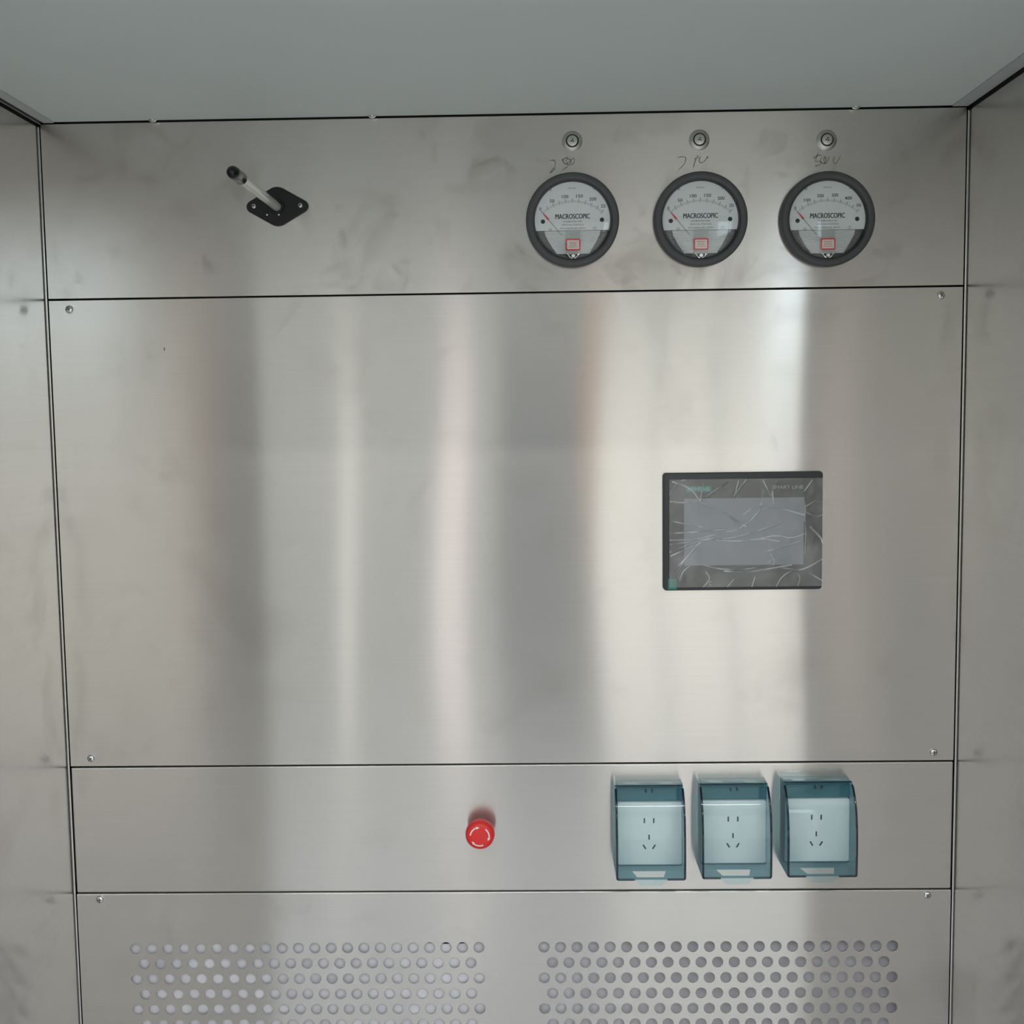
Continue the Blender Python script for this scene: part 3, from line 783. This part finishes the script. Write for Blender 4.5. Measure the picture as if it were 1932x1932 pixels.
# ------------------------------------------------------------------ covered outlets
def make_outlet():
    t = empty('covered_outlet')
    # local origin: plate centre on the wall
    top, bot, w2 = .0700, -.0476, .0452      # cover outline about the plate centre
    # mounting frame around the plate
    b = nb(); box(b, -w2 + .001, w2 - .001, -.0120, 0, .0440, top - .001, .0012); box(b, -w2 + .001, w2 - .001, -.0100, 0, bot + .0005, -.0440, .001)
    box(b, -w2 + .001, -.0432, -.0110, 0, -.0440, .0440, .0006); box(b, .0432, w2 - .001, -.0110, 0, -.0440, .0440, .0006)
    obj('mounting_frame', b, M['frame_teal'], t)
    b = nb(); prism(b, rrect(.0862, .0862, .0025, 4), -.0145, 0, .0010)
    pl = obj('faceplate', b, M['plate'], t, smooth=True)
    for x, z, a in ((-.0073, .0180, 0), (.0053, .0180, 0), (-.0010, -.0048, 0), (-.0073, -.0182, .55), (.0055, -.0182, -.55)):
        b = nb(); h, w = (.0034, .0010)
        c, s_ = math.cos(a), math.sin(a)
        pts = [(x + c * u - s_ * v, z + s_ * u + c * v) for u, v in ((-w, -h), (w, -h), (w, h), (-w, h))]
        prism(b, pts, -.01465, -.0140); obj('slot', b, M['ink'], pl)
    # hinged lid
    prof = [(-.0005, top), (-.012, top), (-.024, top - .0005), (-.0300, top - .0030), (-.0365, top - .0085), (-.0425, top - .0165), (-.0475, top - .0265),
            (-.0512, top - .0380), (-.0534, top - .0500), (-.0545, top - .0640), (-.0550, top - .0800), (-.0550, bot + .003)]
    b = nb(); pv = None
    for y, z in prof:
        cur = (b.verts.new((-w2, y, z)), b.verts.new((w2, y, z)))
        if pv: b.faces.new((pv[0], pv[1], cur[1], cur[0]))
        pv = cur
    lid = obj('lid', b, M['cover'], t, smooth=True, loc=(-.0024, 0, 0))
    for sx in (-1, 1):
        b = nb(); poly = [b.verts.new((sx * w2, y, z)) for y, z in prof] + [b.verts.new((sx * w2, -.0550, bot)), b.verts.new((sx * w2, 0, bot))]
        b.faces.new(poly); bmesh.ops.triangulate(b, faces=b.faces[:]); obj('side_wall', b, M['cover_side'], lid)
        b = nb(); tube(b, [(sx * (w2 - .0008), y, z) for y, z in prof[3:]] + [(sx * (w2 - .0008), -.0547, bot + .002), (sx * (w2 - .002), -.0543, bot + .0006)], .0014, 8); obj('edge_rim', b, M['cover_edge'], lid, smooth=True)
        b = nb(); tube(b, [(sx * (w2 - .002), -.0543, bot + .0006), (sx * .0215, -.0543, bot + .0006)], .0014, 8); obj('edge_rim', b, M['cover_edge'], lid, smooth=True)
    # floor of the lid with a finger opening, and the lip
    b = nb()
    def fl(pts): b.faces.new([b.verts.new((x, y, bot + .0004)) for x, y in pts])
    fl([(-w2, 0), (w2, 0), (w2, -.026), (-w2, -.026)]); fl([(-w2, -.026), (-.0225, -.026), (-.0175, -.046), (-w2, -.046)]); fl([(w2, -.026), (.0225, -.026), (.0175, -.046), (w2, -.046)])
    fl([(-w2, -.046), (w2, -.046), (w2, -.0545), (-w2, -.0545)])
    obj('lid_floor', b, M['cover_side'], lid)
    b = nb(); prism(b, [(-.0215, .0012), (.0215, .0012), (.0185, -.0020), (.0125, -.0070), (-.0125, -.0070), (-.0185, -.0020)], -.0565, -.0548); o = obj('finger_lip', b, M['cover'], lid); o.location = (0, 0, bot)
    # hinge knuckles on the upper edge
    for x in (-.0042, .0042):
        b = nb(); box(b, x - .0012, x + .0012, -.030, -.0265, top - .0085, top - .0035, .0005); obj('hinge_knuckle', b, M['cover_edge'], lid)
    b = nb(); tube(b, [(-w2 + .004, -.020, top - .004), (w2 - .004, -.020, top - .004)], .0016, 8); obj('hinge_pin', b, M['cover_side'], lid, smooth=True)
    b = nb(); tube(b, [(-w2, -.0245, top - .0003), (w2, -.0245, top - .0003)], .0007, 6); obj('top_edge', b, M['cover_edge'], lid, smooth=True)
    for x in (-.023, .023):
        b = nb(); box(b, x - .009, x + .009, -.022, -.014, top, top + .0010, .0004); obj('hinge_lug', b, M['cover'], lid)
    return t
out = make_outlet()
OL = ['leftmost of the three outlets under blue clear covers', 'middle of the three outlets under blue clear covers', 'rightmost of the three outlets under blue clear covers']
for i, (x, z) in enumerate(((.1887, 1.0527), (.3010, 1.0542), (.4122, 1.0560))):
    o = out if i == 0 else copy_tree(out)
    o.location = (x, 0, z); tag(o, OL[i], 'outlet', 'covered outlets in the lower band')

# ------------------------------------------------------------------ lamps and things across the room, seen only as reflections
for i, (x, w_) in enumerate(((-1.15, .60), (.30, .60))):
    t = empty('tube_lamp', (x, -2.6, 2.9)); tag(t, ['hanging tube lamp of the room, left one', 'hanging tube lamp of the room, right one'][i], 'lamp', 'tube lamps of the room')
    b = nb(); box(b, -w_ - .03, w_ + .03, -.06, .06, 0, .05, .01); obj('lamp_body', b, M['frame_grey'], t)
    b = nb(); tube(b, [(-w_, 0, -.03), (w_, 0, -.03)], .018, 12); obj('lamp_tube', b, M['lamp'], t, smooth=True)
t = empty('orange_tint_post', (.335, RY + .05, 0)); tag(t, 'slim orange post added to tint the reflections, beside the photographer stand-in', 'post')  # invented orange object, added only to tint the steel reflections
b = nb(); box(b, -.025, .025, -.02, .02, 1.35, 2.05, .005); obj('orange_sleeve', b, M['orange'], t)
b = nb(); box(b, -.012, .012, -.012, .012, 0, 1.35); obj('post_foot', b, M['photographer_standin'], t)
